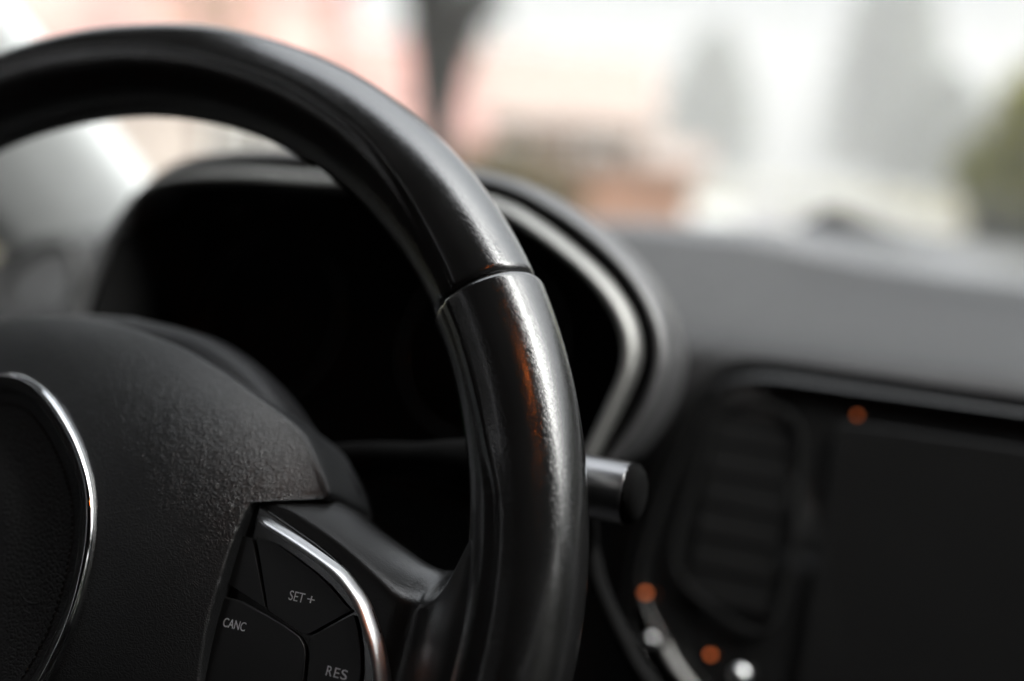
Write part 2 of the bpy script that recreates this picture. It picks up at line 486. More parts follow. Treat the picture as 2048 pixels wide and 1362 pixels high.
# street tree (px 870): eye level is z=+1.13 above its foot
tx, ty = -3.22, 6.95
tree('street_tree', tx, ty, 'near street tree with dark forked trunk and small dark leaf clumps', [
    ([(.06, 0, 0), (.05, 0, .7), (.02, 0, 1.3), (0, 0, 1.9), (-.02, 0, 3.4)], .12, .13),
    ([(-.02, 0, 3.2), (-.05, .1, 4.4), (.1, .1, 5.8)], .12, .03),
    ([(.03, 0, 1.2), (.075, .02, 1.55), (.135, .03, 1.85), (.24, .05, 2.17), (.5, .1, 3)], .095, .12),
    ([(.48, .1, 2.9), (.9, .2, 3.8), (1.3, .2, 5.0)], .11, .02), ([(.5, .1, 3.0), (.6, -.4, 4.0), (.5, -.9, 4.9)], .07, .02),
    ([(0, 0, 1.2), (-.045, 0, 1.55), (-.10, 0, 1.85), (-.17, .05, 2.17), (-.40, .1, 3)], .09, .11),
    ([(-.38, .1, 2.9), (-.9, .1, 3.7), (-1.2, .3, 4.9)], .10, .02), ([(-.4, .1, 3.0), (-.5, .7, 3.9), (-.3, 1.1, 4.8)], .07, .02),
    ([(.2, .05, 2.05), (.36, .05, 2.15), (.46, 0, 2.1)], .03, .01),
    ([(-.2, 0, 2.3), (-.5, 0, 2.35), (-.8, .1, 2.2)], .03, .01)],
    [((.40, .05, 2.10), (.15, .15, .14)), ((.44, .05, 1.98), (.06, .06, .08)), ((.1, 0, 2.2), (.26, .12, .22)), ((-.24, 0, 1.98), (.07, .1, .16)), ((.25, 0, 1.85), (.08, .1, .12)), ((0, 0, 4.7), (1.9, 1.7, 1.3)), ((.9, .1, 4.0), (.9, .9, .6)), ((-.8, .2, 4.0), (.9, .9, .6)), ((-.3, 0, 2.6), (.4, .4, .35)), ((.5, 0, 2.7), (.35, .35, .3))],
    17000, .05, 'leaf_dark', 3)
tree('bare_birch', -8.2, 11.2, 'loose olive leaved birch in front of the tall cream house', [
    ([(0, 0, 0), (.05, 0, 1.4), (-.02, 0, 3.6)], .05, .02), ([(.02, 0, 1.6), (.3, 0, 2.3), (.5, 0, 3.2)], .025, .01), ([(.02, 0, 1.4), (-.3, .1, 2.2), (-.6, 0, 3.1)], .025, .01)],
    [((.1, 0, 2.6), (.8, .6, .7)), ((-.3, 0, 3.2), (.7, .6, .5)), ((.4, 0, 2.0), (.3, .3, .3))], 500, .05, 'leaf_olive', 8)
tree('sapling', -4.6, 7.9, 'thin olive leaved sapling left of the dark street tree', [
    ([(0, 0, 0), (.02, 0, 1.2), (-.02, 0, 2.8)], .03, .012)],
    [((-.02, 0, 2.25), (.16, .16, .28)), ((.1, 0, 2.9), (.3, .3, .4)), ((.02, 0, 1.75), (.07, .07, .12))], 420, .03, 'leaf_olive', 5)
def conifer(name, x, y, h, r, n, label, seed, size=.55, leaf='leaf_conifer'):
    t = empty(name, (x, y, gz(x, y) - .05)); tag(t, label, 'tree', 'trees fading into the fog')
    mb = MB(); limb(mb, [(0, 0, 0), (0, 0, h * .5), (0, 0, h * .95)], .4, .08); mb.build('trunk', M['bark'], t)
    rnd = random.Random(seed)
    def fn(q):
        z = q.random() ** .8
        a = q.uniform(0, 2 * math.pi); rr = r * max(0, 1 - z ** 3.2) ** .6 * (.55 + .25 * (1 - z)) * (.55 + .45 * math.sin(z * 40 + a * 3) ** 2) * math.sqrt(q.random())
        return Vector((rr * math.cos(a), rr * math.sin(a), h * (.1 + .9 * z)))
    v, f = leaves(n, fn, size, rnd)
    mesh('crown', v, f, M[leaf], t, smooth=False)
conifer('conifer', -34.6, 152, 20.0, 9.5, 7000, 'smaller pale conifer fading into fog above the white car', 11)
conifer('conifer', -12.4, 140, 29.0, 10.0, 10000, 'tall pale conifer fading into fog right of the smaller one', 12)
conifer('conifer', -5.0, 120, 12.5, 7.5, 8000, 'low broad conifer in fog between the tall conifer and the yellow green tree', 13)
tree('leafy_tree', .95, 19.0, 'yellow green leafy tree at the right edge above the dark hedge', [
    ([(0, 0, 0), (0, 0, 1.2), (.1, 0, 2.4)], .14, .06)],
    [((.1, 0, 2.5), (1.05, 1.0, 1.1)), ((.7, 0, 3.4), (1.0, 1.0, .9)), ((-.6, 0, 1.8), (.8, .7, .7))], 11000, .09, 'leaf_green', 21)
def hedge(name, x, y, rz, w, d, h, n, leaf, label, seed, size=.05):
    t = empty(name, (x, y, gz(x, y) - .03), (0, 0, rz)); tag(t, label, 'hedge')
    rnd = random.Random(seed)
    def fn(q):
        u = q.uniform(-w / 2, w / 2)
        hh = h * (.88 + .12 * math.sin(u * 2.3 + seed))
        return Vector((u, q.uniform(-d / 2, d / 2) * (.9 + .1 * math.sin(u * 5)), hh * q.random() ** .6))
    v, f = leaves(n, fn, size, rnd); mesh('foliage', v, f, M[leaf], t, smooth=False)
    mb = MB()
    for k in range(8):
        u = -w / 2 + w * (k + .5) / 8
        limb(mb, [(u, 0, 0), (u + .05, 0, h * .4), (u - .03, 0, h * .8)], .03, .01)
    mb.build('stems', M['bark'], t)
hedge('hedge', -4.95, 12.7, R(20), 1.7, .6, 1.42, 5200, 'leaf_hedge', 'brown olive hedge left of the orange brick wall', 2)
hedge('hedge', 1.1, 14.5, R(-4), 2.2, .8, 1.25, 7000, 'leaf_dark', 'dark green hedge under the yellow green tree', 4)

def side_tree(x, y, h, seed, label):
    tree('roadside_tree', x, y, label, [([(0, 0, 0), (.05, 0, h * .3), (0, .1, h * .6)], .16, .07)],
         [((0, 0, h * .30), (1.9, 1.9, h * .30)), ((.3, .2, h * .55), (1.8, 1.8, h * .28)), ((-.2, -.2, h * .75), (1.3, 1.3, h * .24))], 3000, .16, 'leaf_dark', seed, 'trees lining the passenger side')
for k, (x, y, h) in enumerate([(3.6, 10.4, 5.2), (5.6, 9.0, 5.4), (7.3, 6.6, 5.0), (6.8, 3.6, 4.4), (6.9, .8, 4.6), (6.5, -2.2, 4.4)]):  # front three added out of view to darken low reflections on the rim
    side_tree(x, y, h, 40 + k, ['first added', 'second added', 'third added', 'fourth', 'fifth', 'last'][k] + ' dark roadside tree counted from the front, beside the road on the passenger side')
# white parked car
def car(x, y, rz):
    t = empty('parked_car', (x, y, gz(x, y) + .012), (0, 0, rz)); tag(t, 'white car parked far off beyond the dashboard beside the orange wall', 'car')
    prof = [(-2.0, .35), (-2.02, .75), (-1.85, .9), (-1.1, .95), (-.6, 1.38), (.5, 1.42), (1.3, .98), (1.95, .85), (2.05, .6), (2.0, .35)]
    rows = []
    for k, (yy, s) in enumerate([(-.85, .9), (-.78, 1), (0, 1.03), (.78, 1), (.85, .9)]):
        rows.append([(px_ * (.98 if s < 1 else 1), yy * (1 if pz < 1 else .82), .35 + (pz - .35) * s) for px_, pz in prof])
    v, f = grid(rows); n = len(prof)
    f.append(tuple(range(n))); f.append(tuple(reversed(range(4 * n, 5 * n)))); 
    for i in range(4): f.append((i * n, (i + 1) * n, (i + 1) * n + n - 1, i * n + n - 1))
    mesh('body', v, f, plain('white_car_paint', (.62, .63, .62), .3, coat=.5), t, bevel=.03)
    g = M['win']
    mesh('windscreen', [(1.22, -.62, 1.06), (1.22, .62, 1.06), (.6, .58, 1.42), (.6, -.58, 1.42)], [(0, 1, 2, 3)], g, t, solid=.02, off=1)
    for sg in (-1, 1):
        mesh('side_window', [(1.0, sg * .79, 1.02), (-.95, sg * .79, 1.02), (-.55, sg * .69, 1.34), (.45, sg * .69, 1.34)], [(0, 1, 2, 3)], g, t, solid=.05, off=0)
    for wx in (-1.3, 1.3):
        for sg in (-1, 1):
            p = [(wx, sg * .72, .32), (wx, sg * .9, .32)]
            v, f = tube_vf(p, .32, 24, up=Vector((0, 0, 1)))
            wh = mesh('wheel', v, f, M['rubber'], t, bevel=.02)
            v, f = tube_vf([(wx, sg * .895, .32), (wx, sg * .915, .32)], .2, 20)
            mesh('rim', v, f, M['silver'], wh)
    for sg in (-1, 1):
        v, f = box_vf(1.93, 2.03, sg * .6 - .15, sg * .6 + .15, .66, .78)
        mesh('headlight', v, f, M['chrome'], t, bevel=.03)
car(-6.0, 21.0, R(205))

# haze
v, f = box_vf(-335, 335, -335, 335, -3.0, 34)
hm, hn, hb, ho = mat_('foggy_air')
hn.nodes.remove(hb)
pv = hn.nodes.new('ShaderNodeVolumePrincipled')
pv.inputs['Color'].default_value = (.97, .98, 1.0, 1); pv.inputs['Density'].default_value = .0024
hn.links.new(pv.outputs[0], ho.inputs['Volume'])
tag(mesh('haze', v, f, hm, smooth=False), kind='stuff')

# ------------------------------------------------------------------ the car we sit in
body = empty('car_body', (0, 0, 0)); tag(body, 'dark cabin shell of the car around the dashboard, with pale grey windscreen pillar at left', 'car')
XL, XR, XC = -.46, 1.16, .35
def bar(pts, w, h_, name, mat, n=16, up=Vector((0, 0, 1))):
    v, f = tube_vf(catmull(pts, n), w, 14, squash=h_ / w, up=up)
    return mesh(name, v, f, mat, body)
# roof: arched sheet with headliner
rows = []
for j in range(13):
    y = -2.1 + 2.135 * j / 12
    rows.append([(XL + .12 + (XR - XL - .24) * i / 16, y, .40 + .055 * math.sin(math.pi * i / 16) + .035 * math.sin(math.pi * j / 12 * .9 + .15)) for i in range(17)])
v, f = grid(rows); mesh('roof', v, f, M['headliner'], body, solid=.05, off=1)
# windscreen and its surround
def wsx(t, s):   # s across 0..1, t up 0..1
    xb, xt = XL + .02 + (XR - XL - .04) * s, XL + .13 + (XR - XL - .26) * s
    bow = math.sin(math.pi * s)
    return Vector((xb + (xt - xb) * t, (.60 + .24 * bow) * (1 - t) + (-.03 + .075 * bow) * t, .055 * (1 - t) + (.415 + .04 * bow) * t + .02 * math.sin(math.pi * t)))
rows = [[wsx(j / 12, i / 20) for i in range(21)] for j in range(13)]
v, f = grid(rows); mesh('windscreen', v, f, M['glass'], body)
for s, xs in ((0, -1), (1, 1)):
    rows = []
    for j in range(15):
        t = j / 14
        c = wsx(t, s); c.z += -.015 + .0 * t; c.y -= .02
        inner = c + Vector((-xs * .035, .03, .005)); outer = c + Vector((xs * .02, -.085 + .03 * t, -.045 + .02 * t)); mid = (inner + outer) / 2 + Vector((-xs * .008, -.010, .003))
        rows.append([inner + Vector((xs * .03, .05, 0)), inner, inner.lerp(mid, .6), mid, mid.lerp(outer, .5), outer, outer + Vector((xs * .03, .02, 0))])
    v, f = grid(rows)
    o = mesh('windscreen_pillar', v, f, M['pillar_cloth'], body, subsurf=1)
# side doors: lower panel, side window, rear pillar
for xs, X in ((-1, XL), (1, XR)):
    MB().box(min(X, X + xs * .09), max(X, X + xs * .09), -1.9, .52, -.85, .015).build('door', M['dark_trim'], body, smooth=False, bevel=.02)
    dx = -xs * .10
    rows = [[(X + xs * .03 + dx * t, (-.56 if xs > 0 else .03) + (1.01 if xs > 0 else .42) * (u / 10) - (u / 10) * .45 * t * (1 if xs > 0 else .35), .02 + .385 * t) for u in range(11)] for t in [k / 6 for k in range(7)]]
    v, f = grid(rows); mesh('side_window', v, f, M['glass'], body)
    MB().box(min(X - xs * .03, X + xs * .03), max(X - xs * .03, X + xs * .03), -2.1, -.63 if xs > 0 else .02, .0, .46).build('side_window_blocker', M['dark_trim'], body, smooth=False)  # unseen panels put over side windows to keep rim reflections dark
    MB().box(min(X - xs * .06, X), max(X - xs * .06, X), -.62, -.5, .0, .43).build('door_pillar', M['dark_trim'], body, smooth=False, bevel=.015)
MB().box(XL, XR, -2.15, -2.05, -.85, .46).build('rear_wall', M['dark_trim'], body, smooth=False)
MB().box(XL - .05, XR + .05, -2.1, .85, -.92, -.86).build('floor_pan', M['seat'], body, smooth=False)
# bonnet
rows = []
for j in range(12):
    y = .80 + 1.0 * j / 11
    rows.append([(XL - .05 + (XR - XL + .1) * i / 16, y + .08 * math.sin(math.pi * i / 16), -.02 - .17 * (j / 11) ** 1.6 + .05 * math.sin(math.pi * i / 16)) for i in range(17)])
v, f = grid(rows); mesh('bonnet', v, f, M['paint'], body, solid=.02)
for (x0, x1) in ((-.26, .26), (.5, 1.0)):
    s = empty('seat', ((x0 + x1) / 2, -.75, -.35)); tag(s, 'dark driver seat behind the steering wheel' if x0 < 0 else 'dark passenger seat beside the driver seat', 'seat', 'front seats')
    w = (x1 - x0) / 2
    MB().box(-w, w, -.3, .22, -.12, .02).build('cushion', M['seat'], s, bevel=.05, seg=4)
    mesh('backrest', *[[(a, b - .12 * (c - 0) - .0, c) for a, b, c in [(-w, -.3, .0), (w, -.3, .0), (w, -.44, .0), (-w, -.44, .0), (-w * .8, -.3, .55), (w * .8, -.3, .55), (w * .8, -.4, .55), (-w * .8, -.4, .55)]]], [(0, 1, 5, 4), (2, 3, 7, 6), (4, 5, 6, 7), (1, 2, 6, 5), (3, 0, 4, 7), (0, 3, 2, 1)], M['seat'], s, bevel=.04, seg=4)
    MB().box(-.13, .13, -.53, -.42, .59, .75).build('headrest', M['seat'], s, bevel=.04, seg=4)
mr_ = empty('mirror_blocker', (.33, .115, .385)); tag(mr_, 'black rear view mirror added out of view at the windscreen top to block reflected sky', 'mirror')  # added out of view to break the sky reflection on the console frame
v, f = box_vf(-.085, .085, -.012, .012, -.032, .030); mesh('housing', v, f, M['matt'], mr_, bevel=.01, seg=4)
v, f = box_vf(-.078, .078, -.0155, -.0125, -.026, .024); mesh('mirror_glass', v, f, M['chrome'], mr_, bevel=.002)
v, f = tube_vf([(0, .01, .0), (0, .03, .04)], .008, 12); mesh('stem', v, f, M['matt'], mr_)
vi = empty('visor_blocker', (-.2, .04, .395)); tag(vi, 'dark sun visor added out of view before the driver to block reflected sky', 'visor')  # added out of view to keep sky off the rim's upper left edge
v, f = box_vf(-.15, .135, -.004, .004, -.18, .0)
vp = mesh('visor_panel', v, f, M['dark_trim'], vi, bevel=.0035, seg=3); vp.rotation_euler = (R(66), 0, 0)
v, f = tube_vf([(-.15, 0, .004), (.15, 0, .004)], .006, 12); mesh('hinge_rod', v, f, M['matt'], vi)
# wiper just beyond the glass
wi = empty('wiper', (.135, .86, .05)); tag(wi, 'black windscreen wiper arm resting beyond the dashboard top', 'wiper')
v, f = tube_vf(catmull([(-.03, 0, .02), (0, .0, .052), (.02, 0, .045), (.10, .0, .028), (.32, -.02, .014)], 30), lambda t: .009 - .004 * t, 12); mesh('arm', v, f, M['rubber'], wi)
v, f = tube_vf([(-.01, 0, -.03), (-.01, 0, .046)], .018, 16); mesh('pivot', v, f, M['rubber'], wi, bevel=.004)

# ------------------------------------------------------------------ dashboard
dash = empty('dashboard', (0, .4, 0)); tag(dash, 'dark grey soft dashboard stretching from the instrument hood to the right edge', 'dashboard')
def wr(o):      # parts below are written in world metres: undo the dashboard's offset
    o.matrix_parent_inverse = Matrix.Translation((0, -.4, 0)); return o
def lerp(a, b, t): return a + (b - a) * t
rows = []
nx = 90
for i in range(nx + 1):
    x = XL + .02 + (XR - XL - .04) * i / nx
    s = (x - XL) / (XR - XL)
    bow = math.sin(math.pi * s)
    yb = .60 + .22 * bow                       # foot of the windscreen
    zb = .052 + .04 * bow ** .6
    yc = interp(x, [(-.4, .5), (0, .66), (.08, .66), (.15, .57), (.21, .47), (.3, .42), (.5, .40), (1.1, .42)])
    side = interp(x, [(-.46, 1), (-.25, .7), (-.12, 0), (.9, 0), (1.14, .6)])
    zc = .0815 - .04 * side
    yf, zf = .262 + .03 * side, .0565 - .05 * side
    prof = [(yb, zb - .03), (yb - .004, zb), (yb - .02, zb + .001), (lerp(yb, yc, .5), lerp(zb, zc, .5) + .0025), (yc + .012, zc + .002), (yc - .004, zc), (yc - .03, zc - .0035),
            (lerp(yc, yf, .3), lerp(zc, zf, .3) - .0022), (lerp(yc, yf, .6), lerp(zc, zf, .6) - .0018), (yf + .02, zf + .0025), (yf + .004, zf - .001), (yf - .004, zf - .009), (yf - .006, zf - .03), (yf - .012, zf - .12), (yf + .02, zf - .4)]
    rows.append([(x, a, b) for a, b in prof])
v, f = grid([r[5:] for r in rows])
wr(mesh('top_pad', v, f, M['dash_skin'], dash, subsurf=2))
v, f = grid([r[:6] for r in rows])
wr(mesh('windscreen_shelf', v, f, plain('satin_shelf_plastic', (.04, .04, .046), .22, bump=.1, bscale=1500, spec=.7), dash, subsurf=2))

# instrument hood: an arch that runs back and sinks into the dashboard
lip = [(-.096, .01), (-.0955, .035), (-.094, .062), (-.089, .085), (-.077, .106), (-.06, .1185), (-.032, .1235), (0, .1250), (.045, .1250), (.089, .1205), (.114, .1125), (.138, .0995), (.156, .084), (.1655, .067), (.1650, .050), (.159, .034), (.153, .024)]
lip = catmull([(a, b, 0) for a, b in lip], 80)
def hood_row(off, y_shift, drop, squeeze=1.0):
    out = []
    cx, cz = .03, .03
    for k, p in enumerate(lip):
        d = Vector((p.x - cx, p.y - cz)); n = d.normalized() if d.length else d
        x = cx + (d.x + n.x * off) * squeeze; z = cz + (d.y + n.y * off) - drop
        out.append((x, .125 + (p.y - .03) * .36 + y_shift, z))
    return out
hood = [hood_row(-.004, .03, 0), hood_row(-.003, .008, 0), hood_row(0, 0, 0), hood_row(.003, .001, 0), hood_row(.0045, .008, -.001), hood_row(.0045, .022, .001), hood_row(.002, .040, .003), hood_row(-.003, .060, .008), hood_row(-.008, .09, .016), hood_row(-.024, .12, .028), hood_row(-.044, .15, .045)]
v, f = grid(hood)
hd = wr(mesh('instrument_hood', v, f, leather('hood_soft_skin', (.06, .06, .062), .42, 500, .4, .0003, .03, spec=1.0), dash, subsurf=1))
# silver trim arch inside the hood
tr_out = [(-.078, .105), (-.065, .1145), (-.032, .1195), (.01, .1205), (.055, .1215), (.0933, .1156), (.1138, .1077), (.1365, .0948), (.1505, .0834), (.1585, .0718), (.1605, .0596), (.1564, .0435), (.1518, .029), (.146, .01), (.138, -.02)]
tr_in = [(-.078, .0995), (-.060, .107), (-.03, .1095), (.01, .110), (.055, .1105), (.087, .1075), (.106, .101), (.127, .0895), (.140, .079), (.1475, .069), (.1495, .058), (.1463, .0440), (.1425, .030), (.137, .01), (.130, -.02)]
def yp(z): return .12 + (z - .03) * .3617
a = catmull([(p[0], p[1], 0) for p in tr_out], 110); b = catmull([(p[0], p[1], 0) for p in tr_in], 110)
rows = [[], [], [], [], []]
b = [q.lerp(p, .34) for p, q in zip(a, b)]
for p, q in zip(a, b):
    rows[0].append((p.x, yp(p.y) + .010, p.y)); rows[1].append((p.x, yp(p.y), p.y))
    m = (p + q) / 2
    rows[2].append((m.x, yp(m.y) - .0016, m.y)); rows[3].append((q.x, yp(q.y) + .001, q.y)); rows[4].append((q.x, yp(q.y) + .03, q.y))
v, f = grid(rows); wr(mesh('instrument_trim', v, f, M['trim_silver'], dash, subsurf=1))
# black surround between trim and hood lip, and the deep tray holding the dials
inner_all = catmull([(-.084, -.02, 0), (-.0835, .03, 0), (-.082, .066, 0), (-.080, .086, 0)] + [(p[0], p[1], 0) for p in tr_in], 130)
outer_all = catmull([(-.091, -.02, 0), (-.0905, .03, 0), (-.089, .068, 0), (-.086, .092, 0)] + [(p[0], p[1], 0) for p in tr_out], 130)
rows = [[], []]
for p, l in zip(outer_all, resample(lip, 130)):
    rows[0].append((l.x, .125 + (l.y - .03) * .36 + .006, l.y)); rows[1].append((p.x, yp(p.y) + .008, p.y))
v, f = grid(rows); wr(mesh('instrument_surround', v, f, M['vent_black'], dash))
b = inner_all
rows = [[(q.x, yp(q.y) + .009, q.y) for q in outer_all], [(q.x, yp(q.y) + .028, q.y) for q in b], [(q.x * .96 + .001, yp(q.y) + .075, q.y * .95) for q in b], [(q.x * .94 + .001, yp(q.y) + .08, q.y * .93) for q in b]]
v, f = grid(rows); nb = len(b); f.append(tuple(range(3 * nb, 4 * nb)))
tray = wr(mesh('instrument_tray', v, f, M['vent_black'], dash, smooth=False))
for gx in (-.035, .075):
    ring = [(gx + .038 * math.cos(2 * math.pi * k / 48), .185 + (.05 + .038 * math.sin(2 * math.pi * k / 48) - .03) * .36, .05 + .038 * math.sin(2 * math.pi * k / 48)) for k in range(48)]
    v, f = tube_vf(ring, .0016, 8, closed=True, up=Vector((0, 1, 0)))
    dl = wr(mesh('dial', v, f, M['gloss_black'], dash))
    v, f = tube_vf([(gx, .176, .045), (gx + .02, .181, .062)], .0007, 6)
    nd = mesh('needle', v, f, M['recess'], dl)
# green indicator glow low in the dials
P0 = (.0, .2, .02)
v, f = tube_vf([(-.0105, .18, -.0005), (-.0105, .183, -.0005)], .0035, 14); wr(mesh('glow_dot', v, f, M['green_led'], dash))

# centre console unit
cons = empty('centre_console', (.25, .235, -.05)); tag(cons, 'glossy black centre console unit with screen and air vent, right of the steering wheel', 'console')
nrm = Vector((-.08, -.93, .35)).normalized()
ex = Vector((1, -.086, 0)).normalized(); ez = nrm.cross(ex) * -1
if ez.z < 0: ez = -ez
c0 = Vector((.25, .22, 0))
def cp(x, z, up=0.0):
    """point of the console plane that has world x and z, lifted towards the driver"""
    y = (nrm.dot(c0) - nrm.x * x - nrm.z * z) / nrm.y
    return Vector((x, y, z)) + nrm * up
def wc(o): o.matrix_parent_inverse = Matrix.Translation((-.25, -.235, .05)); return o
fo = [(.30 + .3, .0530), (.45, .0530), (.30, .0530), (.225, .0535), (.188, .0537), (.1703, .0505), (.1606, .041), (.1557, .028), (.1502, .008), (.1455, -.014), (.1425, -.04), (.1440, -.062), (.152, -.082), (.17, -.102), (.2, -.125), (.25, -.15), (.6, -.16)]
fi = [(.30 + .3, .0438), (.45, .0438), (.2946, .0438), (.2262, .0435), (.1895, .0432), (.1735, .0400), (.1655, .0325), (.1605, .0200), (.1560, .002), (.1515, -.018), (.1490, -.040), (.1520, -.052), (.1640, -.066), (.182, -.082), (.21, -.105), (.256, -.132), (.6, -.142)]
A = catmull([(p[0], p[1], 0) for p in fo], 140); Bc = catmull([(p[0], p[1], 0) for p in fi], 140)
rows = [[cp(p.x + (q.x - p.x) * u, p.y + (q.y - p.y) * u, up) for p, q in zip(A, Bc)] for u, up in ((0, -.02), (0, -.003), (.03, -.0018), (.08, -.0015), (.24, -.0015), (.29, -.0045), (.34, -.0050), (.6, -.0020), (.92, .0012), (.98, .0010), (1, -.006))]
v, f = grid(rows); wc(mesh('frame', v, f, M['gloss_black'], cons, subsurf=1))
v = [cp(q.x, q.y, -.005) for q in Bc]; wc(mesh('panel', v, [tuple(range(len(v)))], M['gloss_black'], cons, smooth=False))
# screen
def plate(name, poly, up0, up1, mat, bevel=.001, parent=cons):
    n = len(poly); v = [cp(p[0], p[1], up0) for p in poly] + [cp(p[0], p[1], up1) for p in poly]
    f = [tuple(range(n, 2 * n)), tuple(reversed(range(n)))] + [(i, (i + 1) % n, n + (i + 1) % n, n + i) for i in range(n)]
    return mesh(name, v, f, mat, parent, bevel=bevel, smooth=True)
scr = wc(plate('screen', rounded([(.222, .032), (.42, .034), (.42, -.085), (.222, -.085)], .006), -.005, -.002, M['gloss_black']))
# air vent: rounded ring with slats
vo_ = rounded([(.170, .034), (.2085, .033), (.2125, -.03), (.208, -.06), (.172, -.048), (.160, -.035)], .016, 8)
ring = [cp(p.x, p.y, -.002) for p in vo_]
v, f = tube_vf(ring, .0014, 8, closed=True, up=nrm); vent = wc(mesh('air_vent', v, f, M['vent_black'], cons))
for k in range(6):
    z = .022 - .013 * k
    v, f = box_vf(-.5, .5, -.5, .5, -.5, .5)
    x0, x1 = .170, .206
    pts = [cp(x0, z + .0055, -.0042), cp(x1, z + .0055, -.0042), cp(x1, z - .006, -.0034), cp(x0, z - .006, -.0034)]
    o = mesh('slat', pts, [(0, 1, 2, 3)], M['vent_black'], vent, smooth=False, solid=.0008, off=0); o.matrix_parent_inverse = Matrix.Identity(4)
# amber reflections put in as glowing dots, and chrome bits along the lower edge
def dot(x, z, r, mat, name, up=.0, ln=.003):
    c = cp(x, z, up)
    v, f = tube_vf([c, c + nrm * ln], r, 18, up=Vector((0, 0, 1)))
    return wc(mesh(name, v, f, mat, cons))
dot(.2300, .0356, .0011, M['amber_dim'], 'glow_dot', -.0045, .001)
dot(.1532, -.0514, .0011, M['amber'], 'glow_dot', .0, .003)
dot(.1852, -.0692, .0011, M['amber_dim'], 'glow_dot', -.002, .003)
for (x, z, r) in ((.1990, -.0735, .0035), (.159, -.069, .0022)):
    dot(x, z, r, M['silver'], 'button', -.001, .004)
v, f = tube_vf(catmull([cp(.166, -.070, .004), cp(.172, -.076, .005), cp(.181, -.083, .005), (cp(.192, -.092, .004))], 16), .0022, 12, squash=.6, up=nrm); wc(mesh('chrome_strip', v, f, M['trim_silver'], cons))

# lower fascia edge that curves under the console, right of the rim
v, f = tube_vf(catmull([(.156, .09, .030), (.157, .095, .015), (.1584, .1, .004), (.1634, .1, -.0112), (.1739, .1, -.0289), (.1839, .1, -.0415), (.21, .1, -.065)], 40), .0045, 14, squash=.5)
wr(mesh('lower_trim', v, f, M['vent_black'], dash))
# driver's side air vent on the left of the dashboard
v, f = tube_vf(catmull([(-.300, .300, .012), (-.262, .300, .010), (-.245, .302, .03), (-.252, .305, .058), (-.28, .305, .056), (-.302, .302, .035)], 40, True), .004, 10, closed=True, up=Vector((0, 1, 0)))
wr(mesh('air_vent', v, f, M['matt'], dash))

# ------------------------------------------------------------------ column and stalk
col = empty('steering_column', (0, .05, -.02)); tag(col, 'dark steering column shroud behind the wheel hub', 'column')
rows = []
for k, (y, r) in enumerate([(.035, .030), (.04, .045), (.06, .05), (.11, .055), (.2, .055)]):
    rows.append([(r * 1.1 * math.cos(2 * math.pi * j / 32), y, -.02 - y * .35 + r * math.sin(2 * math.pi * j / 32)) for j in range(32)])
v, f = grid(rows, False, True); o = mesh('shroud', v, f, M['matt'], col, subsurf=1); o.matrix_parent_inverse = Matrix.Translation((0, -.05, .02))
stk = empty('control_stalk', (.05, .06, .05)); tag(stk, 'black wiper control stalk with bright satin end, sticking out behind the rim', 'stalk')
pth = [(.05, .062, .020), (.09, .061, .0300), (.13, .060, .0345), (.1835, .060, .0345)]
v, f = tube_vf(catmull(pth, 30), lambda t: .0058 + .0032 * min(1, max(0, (t - .45) * 6)), 20)
o = mesh('lever', v, f, M['vent_black'], stk); o.matrix_parent_inverse = Matrix.Translation((-.05, -.06, -.05))
v, f = tube_vf(catmull([(.148, .06, .0345), (.165, .06, .0343), (.1815, .06, .034)], 12), .0095, 28)
o = mesh('sleeve', v, f, plain('stalk_satin_grey', (.27, .27, .275), .3, 1.0), stk, bevel=.0006); o.matrix_parent_inverse = Matrix.Translation((-.05, -.06, -.05))
v, f = tube_vf([(.1816, .06, .034), (.1835, .06, .034), (.1850, .06, .034), (.1859, .06, .034), (.1862, .06, .034)], lambda t: (.0091, .0088, .0078, .0058, .003)[round(t * 4)], 28)
o = mesh('end_cap', v, f, M['vent_black'], stk); o.matrix_parent_inverse = Matrix.Translation((-.05, -.06, -.05))

